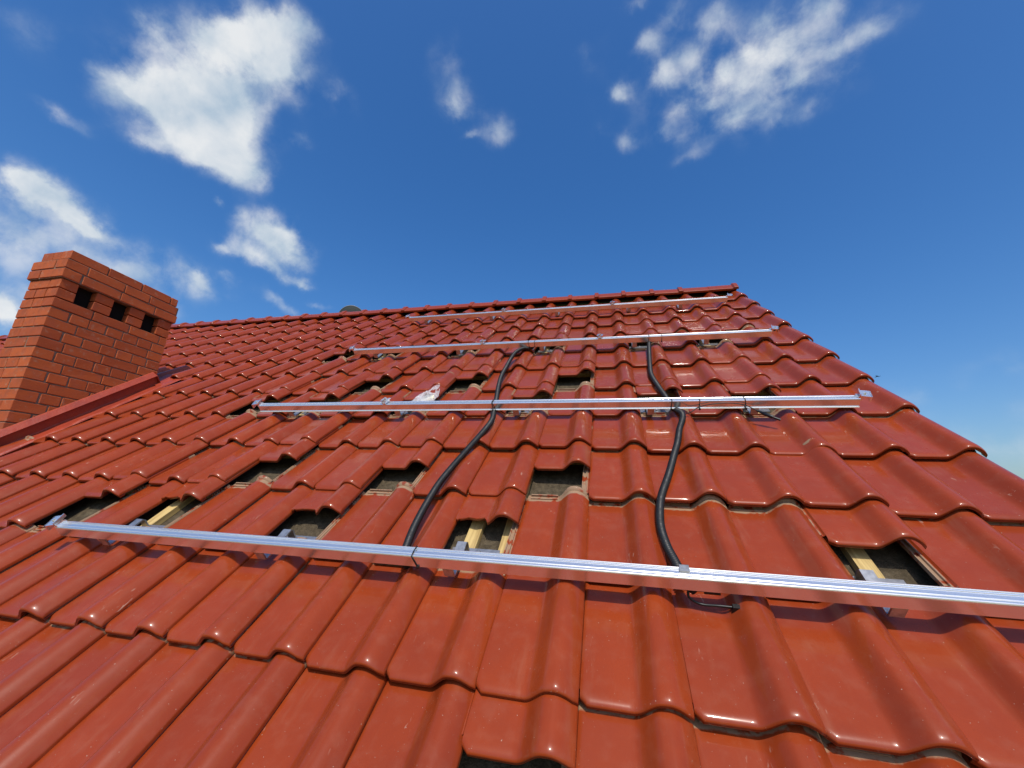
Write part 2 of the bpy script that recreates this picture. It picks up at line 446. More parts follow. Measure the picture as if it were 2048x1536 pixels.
# ------------------------------------------------------------------ ground
g = MB()
N = 24
gv = []
for i in range(N + 1):
    for j in range(N + 1):
        x = -2600 + 5200 * i / N; y = -2600 + 5200 * j / N
        gv.append((x, y, -8.2 + 1.2 * noise.noise(Vector((x * .004, y * .004, 0))) * min(1, (abs(x) + abs(y)) / 400)))
g.add(gv, [(i * (N + 1) + j, (i + 1) * (N + 1) + j, (i + 1) * (N + 1) + j + 1, i * (N + 1) + j + 1) for i in range(N) for j in range(N)], True)
tag(g.obj('ground', M_GRASS), kind='structure')

# ------------------------------------------------------------------ the house: walls, roof, tiles
house = empty('house', Matrix.Translation((-4.0, 0.13, -8.2)))
tag(house, 'house under a glossy red clay tile roof with open gaps and a brick chimney', 'house')
X0, X1 = -46 * W, 6 * W
YE = -15.6 * L                        # eaves
RIDGE_Y, RIDGE_Z = 0.2436, 0.2698       # world, apex of the ridge caps
def roof2w(x, y, z): return tuple(ROOF @ Vector((x, y, z)))
# walls
yf = roof2w(0, YE + .5, -.12)
zt = yf[2] - .05
hb = 2 * (RIDGE_Y) - yf[1]
wl_ = MB()
prof = [(yf[1], -8.2), (yf[1], zt), (RIDGE_Y, zt + (RIDGE_Y - yf[1]) * math.tan(PITCH)), (hb, zt), (hb, -8.2)]
wl_.extrude(prof, X0 + .3, X1 - .12)
wl_.obj('wall', M_WALL, house)
# roof: the underlay sheet the battens stand on, front and back slopes
ny = -.070
roof = None
rb = MB()
YT = 0.28
rb.add([(X0, YE, ny), (X1 - .03, YE, ny), (X1 - .03, YT - .03, ny), (X0, YT - .03, ny),
        (X0, YE, ny - .02), (X1 - .03, YE, ny - .02), (X1 - .03, YT - .03, ny - .02), (X0, YT - .03, ny - .02)],
       [(0, 1, 2, 3), (7, 6, 5, 4), (0, 4, 5, 1), (1, 5, 6, 2), (2, 6, 7, 3), (3, 7, 4, 0)])
roof = rb.obj('roof', M_MEMB, house, ROOF.copy())
# back slope of red tile, out of sight
bk = MB()
a = roof2w(0, YE, 0); p1 = roof2w(0, .30, -.02)
bk.add([(X0, 2 * RIDGE_Y - p1[1], p1[2] - .02), (X1, 2 * RIDGE_Y - p1[1], p1[2] - .02), (X1, 2 * RIDGE_Y - a[1], a[2]), (X0, 2 * RIDGE_Y - a[1], a[2])], [(0, 1, 2, 3)])
tag(bk.obj('back_slope', M_TILE_FAR, roof))

# battens
BAT = MB(); BAT.box((X0 + .05, -.022, -.024), (X1 - .06, .022, .004))
bat_me = BAT.mesh('batten', M_WOOD)
for r in range(0, 16):
    place('batten', bat_me, roof, ROOF @ Matrix.Translation((0, -r * L + .345 if r else .16, -.045)))
CB_X = [1.22, .790, .205, -.405, -1.30, -1.845]
cb_me = MB().box((-.024, YE + .05, 0), (.024, .18, .024)).mesh('counter_batten', M_WOOD)
for x in CB_X + [-2.85 - .6 * k for k in range(10)]:
    place('counter_batten', cb_me, roof, ROOF @ Matrix.Translation((x, 0, ny + .002)))
place('counter_batten', cb_me, roof, ROOF @ Matrix.Translation((-.274, 0, ny + .002)))

# ---- one roof tile
def rib(f):
    """height of the tile's upper face across its width"""
    if f < 0.0: return -.005
    if f < .03: return -.0012 * (1 - f / .03)
    if f < .485: return 0.0
    if f < .735:
        s = (f - .485) / .25
        return .043 * (s * s * (3 - 2 * s))
    if f < .79: return .043 + .001 * math.sin((f - .735) / .055 * math.pi / 2)
    s = (f - .79) / .205
    return .044 - .033 * min(1, s) ** 1.75
FS = [0, .015, .03, .05, .068, .10, .20, .33, .45, .49, .52, .55, .575, .60, .625, .65, .675, .70, .725, .755, .775, .79,
      .82, .85, .875, .90, .925, .95, .97, .985, .995]
FS_LOW = [0, .03, .068, .30, .49, .56, .62, .68, .755, .79, .86, .92, .965, .995]
NOSE = [(.0250, -.0165), (.0030, -.0190), (.0010, -.0175), (.0006, -.0145), (.0026, -.0132), (.0008, -.0118), (.0, -.0098), (.0008, -.0074), (.0030, -.0050), (.0062, -.0030),
        (.0104, -.0015), (.0155, -.0005), (.0215, 0.0)]
NOSE_LOW = [(.02, -.017), (.001, -.0185), (.0, -.0095), (.0045, -.0038), (.0120, -.0008)]
def tile_builder(length, low=False, broken=0):
    b = MB()
    fs = FS_LOW if low else FS
    st = list(NOSE_LOW if low else NOSE)
    body = [.030, .12, .21, .30, .335, length - .002, length] if not low else [.12, length]
    body = [y for y in body if y <= length + 1e-6]
    if body[-1] < length - 1e-6: body.append(length)
    st = st + [(y, 0.0) for y in body]
    rows = []
    rr = random.Random(broken)
    for (y, dz) in st:
        row = []
        for f in fs:
            off = 0.0
            if f < .068: off = .0135 * (1 - f / .068)
            if f > .95: off = .0035 * (f - .95) / .045
            fade = max(0.0, 1 - y / .06)
            yy = y + off * fade
            z = rib(f) + dz
            if broken and f < .52:
                # the rounded front of the pan is snapped off
                cut = .020 + .006 * math.sin(f * 23 + broken) + .003 * math.sin(f * 61)
                if f > .47: cut *= (.52 - f) / .05
                if f < .05: cut *= .25
                yy = max(yy, cut + (yy * .05))
                if y < .02: z = rib(f) + (0 if dz > -.009 else -.012)
            row.append((f * W, yy, z - .086 * yy))
        # outer edge of the rib, down to just above the next pan
        e = row[-1]
        row.append((.9985 * W, e[1], e[2] - .0025)); row.append((.9975 * W, e[1] + .0005, rib(.995) - .0105 + min(dz, 0) * .3 - .086 * e[1]))
        rows.append(row)
    n = len(rows[0]); v = [p for r_ in rows for p in r_]
    f_ = [(i * n + k, i * n + k + 1, (i + 1) * n + k + 1, (i + 1) * n + k) for i in range(len(rows) - 1) for k in range(n - 1)]
    b.add(v, f_, True)
    # underside and head
    und = [(f * W, .025, rib(f) - .0165) for f in fs] + [(f * W, length, rib(f) - .011 - .086 * length) for f in fs]
    k = len(fs)
    b.add(und, [(i, k + i, k + i + 1, i + 1) for i in range(k - 1)], True)
    hd = [(f * W, length, rib(f) - .086 * length) for f in fs] + [(f * W, length, rib(f) - .011 - .086 * length) for f in fs]
    b.add(hd, [(i, i + 1, k + i + 1, k + i) for i in range(k - 1)])
    # left side lock: a stepped shelf under the neighbour's rib
    prof = [(0.0, -.0016), (-.004, -.007), (-.010, -.007), (-.0115, -.002), (-.015, -.002), (-.0165, -.008), (-.024, -.008), (-.0255, -.004), (-.029, -.004), (-.030, -.014)]
    ys = [.032, length - .01] if low else [.032, .12, .22, .30, length - .01]
    v = [(x, y, z - .086 * y) for y in ys for x, z in prof]
    n = len(prof)
    b.add(v, [(i * n + q, i * n + q + 1, (i + 1) * n + q + 1, (i + 1) * n + q) for i in range(len(ys) - 1) for q in range(n - 1)])
    if low: return b
    z0 = -.086 * length
    # head ridges, notches of the side lock, lug of the rib
    if length > .3:
        b.box((.012, length - .026, z0 - .003), (.50 * W, length - .020, z0 + .0065), taper=.001)
        b.box((.012, length - .008, z0 - .006), (.50 * W, length - .001, z0 + .009), taper=.001)
        for q in range(5):
            y = length - .105 + q * .012
            b.box((-.0285, y, -.086 * y - .008), (-.019, y + .007, -.086 * y + .004), taper=.001)
        b.box((-.016, length - .050, z0 - .004), (-.004, length - .02, z0 + .010), taper=.002)
        lug = [(f * W, rib(f)) for f in (.50, .56, .61, .66, .71, .76, .81, .86, .91, .96)]
        v = []
        for y, h in ((length - .020, .0), (length - .014, .012), (length - .004, .012), (length, -.01)):
            v += [(x, y, z + z0 + h * min(1, z / .03)) for x, z in lug]
        n = len(lug)
        b.add(v, [(i * n + q, i * n + q + 1, (i + 1) * n + q + 1, (i + 1) * n + q) for i in range(3) for q in range(n - 1)], True)
    return b
LEN = .383
ME = tile_builder(LEN).mesh('roof_tile', M_TILE)
ME_SHORT = tile_builder(.290).mesh('roof_tile_short', M_TILE)
ME_BROKEN = [tile_builder(LEN, broken=k).mesh('roof_tile_broken', M_TILE) for k in (1, 2, 3)]
PUSH = {(-10, 10): 9.37, (-8, 10): 9.37, (-5, 10): 9.43, (-2, 10): 9.45, (3, 10): 9.44, (-1, 12): 11.35,
        (-7, 9): 8.42, (-4, 9): 8.52, (-1, 9): 8.44,
        (-10, 7): 6.36, (-8, 7): 6.36, (-5, 7): 6.42, (-2, 7): 6.38, (1, 7): 6.35, (3, 7): 6.36,
        (-7, 6): 5.44, (-4, 6): 5.46, (-1, 6): 5.45,
        (-10, 4): 3.52, (-8, 4): 3.46, (-5, 4): 3.46, (-2, 4): 3.46, (1, 4): 3.46, (3, 4): 3.46}
BROKEN = {(-8, 10): 0, (-5, 10): 1, (-2, 10): 2}
# small misfits read off the roof (metres along x, along y)
FIT = {(-3, 11): (0, -.008), (-2, 11): (0, -.008), (-1, 11): (0, -.008), (1, 11): (.004, 0), (2, 11): (.005, 0), (0, 9): (0, .012), (1, 9): (0, .014),
       (2, 9): (.002, .015), (3, 9): (-.004, .012), (-3, 9): (-.004, 0), (0, 8): (0, .014), (1, 8): (0, -.008), (2, 8): (0, -.009),
       (3, 8): (0, -.011), (4, 8): (0, -.011), (5, 8): (0, -.007), (2, 3): (0, .02), (3, 3): (0, .02), (4, 3): (0, .024), (3, 6): (0, .02)}
LIFT = {(0, 11): .005, (1, 11): .005, (2, 11): .004, (-1, 11): .004, (0, 9): .008, (1, 9): .009, (2, 9): .008, (3, 9): .006, (-3, 8): .010, (-2, 8): .012, (-1, 8): .006, (0, 8): .008, (1, 8): .006, (2, 8): .006}
MCAM = np.array(CAMR); CC = np.array(CAMC)
def pix(p):
    q = MCAM @ (np.array(p) - CC)
    if q[2] < .03: return None
    return 1024 + 815.4 * q[0] / q[2], 768 + 815.4 * q[1] / q[2]
def seen_area(j, r):
    """rough pixel area of the tile's open face inside the frame and not behind the chimney"""
    cnt = 0; tot = 0
    P = []
    for a in (0.06, .5, .94):
        for b in (0.06, .5, .94):
            q = pix(((j + a) * W, -(r - b) * L, .02)); tot += 1
            if q is None: continue
            u, v = q
            if -4 < u < 2052 and -4 < v < 1540 and not (u < 345 and v < 860 and u < 345 - (v - 640) * .28 and v < 905 - .36 * u - 0):
                cnt += 1
    if not cnt: return 0
    c = [pix(((j + a) * W, -(r - b) * L, 0)) for a, b in ((0, 0), (1, 0), (1, 1), (0, 1))]
    if None in c: return 1e6
    ar = abs(sum(c[i][0] * c[(i + 1) % 4][1] - c[(i + 1) % 4][0] * c[i][1] for i in range(4))) / 2
    return ar * cnt / tot
cands = []
for r in range(0, 16):
    for j in range(-46, 6):
        xc = (j + .5) * W; y = -r * L
        if xc > -4.0 and xc < -3.53 and y > -2.97 and y + .3 < -1.66: continue    # the chimney and its flashing
        cands.append((seen_area(j, r), j, r))
cands.sort(reverse=True)
single = [c for c in cands[:298] if c[0] > 0]
rest = [c for c in cands if c not in single]
rt = random.Random(11)
def tile_matrix(j, r, rn):
    dx, dy = FIT.get((j, r), (0, 0))
    y = -PUSH.get((j, r), r) * L
    lift = .010 if (j, r) in PUSH else 0.0
    if (j, r - 1) in PUSH: lift += .003            # lies on a neighbour pushed up beneath it
    if (j, r + 1) in PUSH: lift += .011
    if r >= 8 and (j, r) not in PUSH: lift += rn.uniform(0, .005) + LIFT.get((j, r), 0)
    return (ROOF @ Matrix.Translation((j * W + dx + rn.uniform(-.0016, .0016), y + dy + rn.uniform(-.005, .005), lift + rn.uniform(-.001, .0015)))
            @ Matrix.Rotation(R(rn.uniform(-.35, .35)), 4, 'Z') @ Matrix.Rotation(R(rn.uniform(-.25, .25)), 4, 'X') @ Matrix.Rotation(R(rn.uniform(-.3, .3)), 4, 'Y'))
for _, j, r in single:
    me = ME_SHORT if r == 0 else (ME_BROKEN[BROKEN[(j, r)]] if (j, r) in BROKEN else ME)
    place('roof_tile', me, roof, tile_matrix(j, r, rt))
lowm = tile_builder(LEN, True); lows = tile_builder(.290, True)
big = MB()
iv = ROOF.inverted()
for _, j, r in rest:
    src = lows if r == 0 else lowm
    mm = iv @ tile_matrix(j, r, rt)
    big.add([tuple(mm @ Vector(p)) for p in src.v], src.f, True)
    big.sm[-len(src.f):] = src.sm
o = big.obj('roof_tiles', M_TILE_FAR, roof, ROOF.copy(), fix=False)
o['kind'] = 'stuff'

# ---- ridge caps
def cap_mesh(length, end=False):
    b = MB()
    base = [(-.100, -.084), (-.096, -.074), (-.074, -.044), (-.054, -.021), (-.032, -.006), (0, 0), (.032, -.006), (.054, -.021), (.074, -.044), (.096, -.074), (.100, -.084)]
    inn = [(y * .88, z - .014) for y, z in base][::-1]
    def ring(x, s, dz=0): return [(x, y * s, z * s + dz) for y, z in base] + [(x, y * s, z * s + dz) for y, z in inn]
    st = [(0, 1.10, .012), (.004, 1.15, .017), (.038, 1.15, .017), (.044, 1.10, .012), (.047, 1.02, .002), (.052, 1.0, 0), (length, .97, -.002)]
    if end: st = [(0, 1.0, 0), (length - .052, 1.0, 0), (length - .046, 1.10, .010), (length - .04, 1.16, .018), (length - .006, 1.16, .018), (length, 1.10, .012)]
    n = len(base) + len(inn)
    v = []
    for x, s, dz in st: v += ring(x, s, dz)
    b.add(v, [(i * n + k, (i + 1) * n + k, (i + 1) * n + (k + 1) % n, i * n + (k + 1) % n) for i in range(len(st) - 1) for k in range(n)])
    for q in (0, len(st) - 1):
        nb = len(base)
        b.add(v[q * n:(q + 1) * n], [(k, k + 1, n - 2 - k, n - 1 - k) for k in range(nb - 1)])
    if end:
        r0 = [(length - .008, y * 1.1, z * 1.1 + .012) for y, z in base]
        b.add(r0, [tuple(range(len(r0)))])
    return b
CAPL = .2880
cap_me = cap_mesh(CAPL + .03).mesh('ridge_tile', M_TILE)
cap_end = cap_mesh(.272, True).mesh('ridge_tile_end', M_TILE)
TR = lambda x, dy=0, dz=0: Matrix.Translation((x, RIDGE_Y + dy, RIDGE_Z + dz))
rq = random.Random(3)
place('ridge_tile', cap_end, roof, TR(1.112))
for k in range(1, 44):
    place('ridge_tile', cap_me, roof, TR(1.112 - .004 - CAPL * k + rq.uniform(-.004, .004), rq.uniform(-.003, .003), rq.uniform(-.003, .003)) @ Matrix.Rotation(R(rq.uniform(-.4, .4)), 4, 'Y'))
# dark roll of mesh that closes the gap below the caps
rr_ = MB().extrude([(-.034, -.10), (-.030, -.05), (0, -.02), (.030, -.05), (.034, -.10)], X0, 1.30)
rr_.obj('ridge_roll', M_TIE, roof, Matrix.Translation((0, RIDGE_Y, RIDGE_Z)))

# ------------------------------------------------------------------ chimney
CX0, CX1, CY0, CY1 = -3.945, -3.630, -2.183, -1.412
CZT = -.612                            # underside of the crown
COURSE = .0735
ins = .006
core = MB()
core.box((CX0 + ins, CY0 + ins, -2.75), (CX1 - ins, CY1 - ins, CZT - 2 * COURSE - .002))
core.box((CX0 + ins - .015, CY0 + ins - .015, CZT), (CX1 - ins + .015, CY1 - ins + .015, CZT + 2 * COURSE))
core.box((CX0 + ins + .03, CY0 + ins, CZT + 2 * COURSE), (CX1 - ins + .006, CY1 - ins - .02, CZT + 3 * COURSE - .006))
chimney = core.obj('chimney', M_MORTAR, house)
tag(chimney, 'orange brick chimney with three square vents under its stepped crown')
flue = MB()  # solid block close behind the vents, its black standing in for their shade
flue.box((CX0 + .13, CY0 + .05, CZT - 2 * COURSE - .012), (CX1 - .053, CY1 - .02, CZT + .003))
flue.obj('flue', M_FLUE_DARK, chimney)
BR = {}
rbk = random.Random(5)
def brick(x0, x1, y0, y1, z0):
    """one brick of the given footprint, edges slightly rounded"""
    sx, sy, sz = x1 - x0, y1 - y0, COURSE - .0080
    key = (round(sx, 3), round(sy, 3), rbk.randrange(2))
    if key not in BR:
        b = MB(); c = .0028
        a_, d_, e_ = sx / 2, sy / 2, sz / 2
        lv = [(-e_, c), (-e_ + c, 0), (e_ - c, 0), (e_, c)]
        v = []
        for z, k in lv:
            x_, y_ = a_ - k, d_ - k
            v += [(-x_ + c, -y_, z), (x_ - c, -y_, z), (x_, -y_ + c, z), (x_, y_ - c, z), (x_ - c, y_, z), (-x_ + c, y_, z), (-x_, y_ - c, z), (-x_, -y_ + c, z)]
        for i, p in enumerate(v):
            v[i] = tuple(q + rbk.uniform(-.0011, .0011) for q in p)
        f = [(i * 8 + k, i * 8 + (k + 1) % 8, (i + 1) * 8 + (k + 1) % 8, (i + 1) * 8 + k) for i in range(3) for k in range(8)]
        b.add(v, f + [tuple(range(7, -1, -1)), tuple(range(24, 32))])
        BR[key] = b.mesh('brick', M_BRICK)
    place('brick', BR[key], chimney, Matrix.Translation(((x0 + x1) / 2 + rbk.uniform(-.0012, .0012), (y0 + y1) / 2 + rbk.uniform(-.0012, .0012), z0 + .0040 + sz / 2))
          @ Matrix.Rotation(R(rbk.uniform(-.3, .3)), 4, 'Z'))
J = .0080
def course(z0, cuts_y, cuts_x, own, x0=CX0, x1=CX1, y0=CY0, y1=CY1, d=.10, back=True):
    """bricks along the +x face (cuts in y) and the -y face (cuts in x); own: which face holds the corner"""
    ys = [y0] + [y0 + c for c in cuts_y] + [y1]
    xs = [x0] + [x0 + c for c in cuts_x] + [x1]
    for i in range(len(ys) - 1):
        a, b = ys[i] + (J / 2 if i else 0), ys[i + 1] - (J / 2 if i < len(ys) - 2 else 0)
        if i == 0 and own == 'x': a = max(a, y0 + d + J)
        if b - a > .02: brick(x1 - .10, x1, a, b, z0)
    for i in range(len(xs) - 1):
        a, b = xs[i] + (J / 2 if i else 0), xs[i + 1] - (J / 2 if i < len(xs) - 2 else 0)
        if i == len(xs) - 2 and own == 'y': b = min(b, x1 - d - J)
        if b - a > .03: brick(a, b, y0, y0 + d, z0)
HEAD = [.115, .230, .340, .450, .560, .668]
STR = [.175, .415, .655]
STR2 = [.140, .375, .62]
for k in range(2, 27):
    z0 = CZT - (k + 1) * COURSE
    if k == 2: course(z0, [.235, .480, .71], [.115, .215], 'y')
    elif k % 2: course(z0, HEAD, [.105] if k % 4 == 1 else [.098], 'x', d=HEAD[0] - J)
    else: course(z0, STR if k % 4 == 0 else STR2, [.205] if k % 4 else [.10], 'y')
for k in (0, 1):                       # the two courses with the vents
    z0 = CZT - (k + 1) * COURSE
    for a, b in ((CY0, -2.080), (-1.970, -1.856), (-1.739, -1.630), (-1.518, CY1)):
        brick(CX1 - .055, CX1, a, b, z0)
    course(z0, [.001], [.10, .205] if k else [.205], 'x', d=.10, y1=CY0 + .012)
    brick(CX0, CX0 + .10, CY0 + .11, CY1, z0)
P_ = .015
course(CZT, [.115, .365, .62], [.12], 'x', d=.105, x0=CX0 - P_, x1=CX1 + P_, y0=CY0 - P_, y1=CY1 + P_)
#CX0 - P_, CX1 + P_, CY0 - P_, CY1 + P_)
course(CZT + COURSE, [.13, .375, .56, .79], [.235], 'y', CX0 - P_, CX1 + P_, CY0 - P_, CY1 + P_)
course(CZT + 2 * COURSE, [.235, .475, .705], [.105, .195], 'y', CX0 + .035, CX1 + .010, CY0 - .004, CY1 - .012)
# flashing: upstand with a bent-out lip and an apron dressed over the tiles
fl = MB()
FY0, FY1 = -3.10, -1.80
fl.extrude([(0, 0)], 0, 0) if False else None
def strip(b, pts, y0, y1, n, wob=0.0, smooth=False):
    k = len(pts); v = []
    for i in range(n + 1):
        y = y0 + (y1 - y0) * i / n
        for q, (x, z) in enumerate(pts):
            w_ = wob * noise.noise(Vector((x * 20, y * 9, q)))
            v.append((x + w_ * (q > k - 3), y, z + w_))
    b.add(v, [(i * k + q, i * k + q + 1, (i + 1) * k + q + 1, (i + 1) * k + q) for i in range(n) for q in range(k - 1)], smooth)
strip(fl, [(CX1 + .003, .112), (CX1 + .012, .107), (CX1 + .036, .076), (CX1 + .033, .073), (CX1 + .010, .096), (CX1 + .006, .012)], FY0, FY1, 10, .0)
strip(fl, [(CX1 + .0055, .016), (CX1 + .012, .004), (CX1 + .05, .002), (CX1 + .085, .005), (CX1 + .108, .001), (CX1 + .114, -.008)], FY0, FY1 + .16, 44, .006, True)
fl.box((CX1 + .002, FY1, .0), (CX1 + .030, FY1 + .003, .108), taper=0.0)
fl.obj('flashing', M_FLASH, chimney, ROOF.copy(), fix=False)
fb_ = MB()
strip(fb_, [(CX1 + .06, -.004), (CX1 + .03, .012), (CX0 - .2, .012)], -1.85, -1.60, 6, .003, True)
fb_.obj('back_flashing', M_FLASH, chimney, ROOF.copy(), fix=False)

# ------------------------------------------------------------------ mounting rails
RW, RH, RB = .038, .041, .047
RPROF = [(0, 0), (0, .0355), (.0006, .0385), (.0024, .0404), (.0050, .0410), (.0085, .0410), (.0100, .0400), (.0106, .0390), (.0114, .0404), (.0135, .0410),
         (.0190, .0410), (.0200, .0402), (.0206, .0375), (.0284, .0375), (.0290, .0402), (.0302, .0409), (.0322, .0404), (.0330, .0396), (.0338, .0404), (.0358, .0408), (.0374, .0398), (.038, .0370), (.038, 0)]
RPROF_LIP = [(-.0065, 0), (-.0070, .0020), (-.0050, .0048), (0, .0062)] + RPROF[1:]
def rmw(x, y, z=0): return ROOF @ Matrix.Translation((x, y, z))
hook_me = {}
def hook_mesh():
    if 'h' in hook_me: return hook_me['h']
    b = MB()
    # flat bar: out from below the upper tile, down the pan, up to the rail
    path = [(.150, -.044), (.150, .008), (.144, .016), (.024, .006), (.015, .009), (.012, .040), (.014, .0435), (.030, .0445)]
    w = .016; th = .0055
    n = len(path)
    up, lo = [], []
    for i in range(n):
        p = Vector(path[i]); q0 = Vector(path[max(i - 1, 0)]); q1 = Vector(path[min(i + 1, n - 1)])
        tg = (q1 - q0).normalized(); nn = Vector((-tg.y, tg.x))
        up.append(p + nn * th / 2); lo.append(p - nn * th / 2)
    v = []
    for x in (-w, w):
        v += [(x, p.x, p.y) for p in up] + [(x, p.x, p.y) for p in lo]
    k = 2 * n
    f = []
    for i in range(n - 1):
        f += [(i, i + 1, k + i + 1, k + i), (n + i, k + n + i, k + n + i + 1, n + i + 1), (i, n + i, n + i + 1, i + 1), (k + i, k + i + 1, k + n + i + 1, k + n + i)]
    f += [(0, k, k + n, n), (n - 1, 2 * n - 1, k + 2 * n - 1, k + n - 1)]
    b.add(v, f)
    hook_me['h'] = b.mesh('roof_hook', M_STEEL)
    p = MB()
    p.box((-.055, .136, -.046), (.115, .176, -.0415))
    hook_me['p'] = p.mesh('base_plate', M_STEEL)
    s = MB()
    for x in (.045,):
        s.tube([(x, .157, -.0415), (x, .157, -.037), (x, .157, -.034)], [.0075, .0075, .004], 10)
    for x in (-.035, .020, .085):
        s.tube([(x, .157, -.0418), (x, .157, -.0408)], .0045, 8)
    hook_me['s'] = s.mesh('screw', M_STEEL)
    return hook_me['h']
def end_clamp_mesh(sgn):
    b = MB()
    b.box((-.004, .003, .030), (.012, .035, .048))
    tilt = Matrix.Translation((.026, .019, .054)) @ Matrix.Rotation(R(9), 4, 'X') @ Matrix.Rotation(R(-14), 4, 'Z')
    b.box((-.022, -.024, -.003), (.022, .024, .003), tilt)
    b.box((.016, -.024, -.022), (.022, .024, .003), tilt)
    b.box((-.022, -.024, -.003), (-.018, .024, .010), tilt)
    b.tube([tilt @ Vector((0, 0, .003)), tilt @ Vector((0, 0, .010))], .006, 6, smooth=False)
    if sgn < 0:
        b.v = [(-x, y, z) for x, y, z in b.v]
    return b.mesh('end_clamp', M_ALU)
def mid_clamp_mesh():
    b = MB()
    tl = Matrix.Translation((0, .018, .041)) @ Matrix.Rotation(R(-12), 4, 'Z')
    b.box((-.010, -.021, 0), (-.0065, .021, .022), tl)
    b.box((.0065, -.021, 0), (.010, .021, .022), tl)
    b.box((-.010, -.021, .001), (.010, .021, .005), tl)
    b.box((-.021, -.021, .019), (-.0065, .021, .0225), tl)
    b.box((.0065, -.021, .019), (.021, .021, .0225), tl)
    b.tube([tl @ Vector((0, 0, .004)), tl @ Vector((0, 0, .024))], .0042, 8)
    b.tube([tl @ Vector((0, 0, .024)), tl @ Vector((0, 0, .032))], .0065, 6, smooth=False)
    return b.mesh('mid_clamp', M_ALU)
ECL, ECR, MCL = end_clamp_mesh(-1), end_clamp_mesh(1), mid_clamp_mesh()
HX = [-7.70 * W, -4.62 * W, -1.69 * W, 1.20 * W, 3.16 * W]
def rail(y, x0, x1, label, clamps, lip=False, hooks=HX, joint=None, left=True, right=True):
    root = empty('mounting_rail', rmw(0, y))
    tag(root, label, 'rail', 'aluminium rails across the tiled roof')
    pr = RPROF_LIP if lip else RPROF
    b = MB()
    if joint:
        b.extrude(pr, x0, joint - .0006); b.extrude(pr, joint + .0006, x1)
    else: b.extrude(pr, x0, x1)
    b.obj('rail_profile', M_ALU, root, rmw(0, y, RB))
    for x in hooks:
        hk = place('roof_hook', hook_mesh(), root, rmw(x + rq.uniform(-.01, .01), y - .004, 0))
        place('base_plate', hook_me['p'], hk, WM[hk.name].copy())
        place('screw', hook_me['s'], hk, WM[hk.name].copy())
    if left: place('end_clamp', ECL, root, rmw(x0 + .004, y, RB))
    if right: place('end_clamp', ECR, root, rmw(x1 - .004, y, RB))
    for x in clamps: place('mid_clamp', MCL, root, rmw(x, y, RB) @ Matrix.Rotation(R(rq.uniform(-25, 25)), 4, 'Z') if False else rmw(x, y, RB))
    return root
r1 = rail(-3.462, -2.00, 1.175, 'nearest and lowest aluminium rail, running off the right edge of the photo', [], hooks=HX[:3] + HX[4:])
MB().box((.250, .020, .040), (.274, .041, .0455)).box((.250, .0385, .020), (.274, .041, .0455)).obj('cable_clip', M_STEEL, r1, rmw(0, -3.462, RB))
r3 = rail(-2.420, -2.01, 1.150, 'aluminium rail with a bright lower lip, just below the white plastic bag', [-1.152], lip=True, joint=.031)
r2 = rail(-1.375, -2.00, 1.150, 'aluminium rail from which both black conduits start, second below the ridge', [-.864, .030])
r4 = rail(-.310, -1.985, 1.145, 'topmost aluminium rail, lying close below the ridge tiles', [-.937, .139])

# ------------------------------------------------------------------ corrugated conduits
def conduit(pts, label):
    base = pts[0]
    root = empty('cable_conduit', rmw(*base))
    tag(root, label, 'conduit', 'black conduits running down the roof')
    q = resample(pts, .0019)
    rad = [(.0142, .0142, .0114, .0114)[i % 4] for i in range(len(q))]
    MB().tube(q, rad, 12).obj('conduit_tube', M_BLACK, root, ROOF.copy(), fix=False)
    return root
c1 = conduit([(-.470, -1.30, .036), (-.495, -1.36, .034), (-.545, -1.40, .046), (-.585, -1.48, .044), (-.602, -1.60, .030), (-.600, -1.75, .030), (-.597, -1.902, .030), (-.573, -2.087, .034), (-.539, -2.276, .040),
              (-.523, -2.395, .034), (-.500, -2.53, .046), (-.502, -2.648, .058), (-.540, -2.791, .046), (-.575, -2.906, .032), (-.597, -3.03, .028), (-.600, -3.153, .028), (-.596, -3.26, .029),
              (-.586, -3.343, .030), (-.568, -3.415, .034), (-.54, -3.45, .034)],
             'black corrugated conduit on the left, curving down past the left end of two gaps')
c2 = conduit([(.372, -1.33, .036), (.368, -1.40, .036), (.359, -1.502, .030), (.337, -1.787, .028), (.330, -1.951, .028), (.351, -2.133, .030), (.369, -2.274, .036), (.384, -2.388, .036), (.412, -2.492, .050),
              (.381, -2.609, .037), (.359, -2.704, .030), (.336, -2.782, .029), (.296, -2.921, .028), (.257, -3.042, .028), (.241, -3.11, .028), (.231, -3.207, .028), (.238, -3.291, .029), (.253, -3.356, .031),
              (.268, -3.42, .034), (.29, -3.45, .034)],
             'black corrugated conduit on the right, bent sharply just below the lipped rail')
def tie(root, x, y, lean=0.0, tail=0.0, lip=False):
    """cable tie looped round a rail"""
    f = -.009 if lip else -.0015
    p = [(x, y + f, RB - .003), (x + lean * .5, y - .0015, RB + .020), (x + lean, y - .0015, RB + RH + .001), (x + lean, y + .019, RB + RH + .0025), (x + lean, y + RW + .0015, RB + RH + .001), (x, y + RW + .0015, RB - .003), (x, y + .02, RB - .006), (x, y + f, RB - .003)]
    b = MB().tube(p, .0019, 6)
    if tail: b.tube([p[0], (x - .006, y - .012, RB + .012 + tail * .2), (x - .016, y - .02, RB - .002 - tail)], .0012, 5)
    b.box((x - .004, y + f - .004, RB - .004), (x + .004, y + f + .002, RB + .004))
    return b.obj('cable_tie', M_TIE, root, ROOF.copy())
tie(c1, -.497, -3.462, -.012, .0); tie(c1, -.520, -2.420, -.004, .02, True); tie(c1, -.505, -2.420, -.016, 0, True)
tie(c1, -.496, -1.375, -.008); tie(c1, -.455, -1.375, .0)
tie(c2, .372, -2.420, .003, 0, True); tie(c2, .366, -1.375, .004); tie(c2, .455, -1.375, .002)
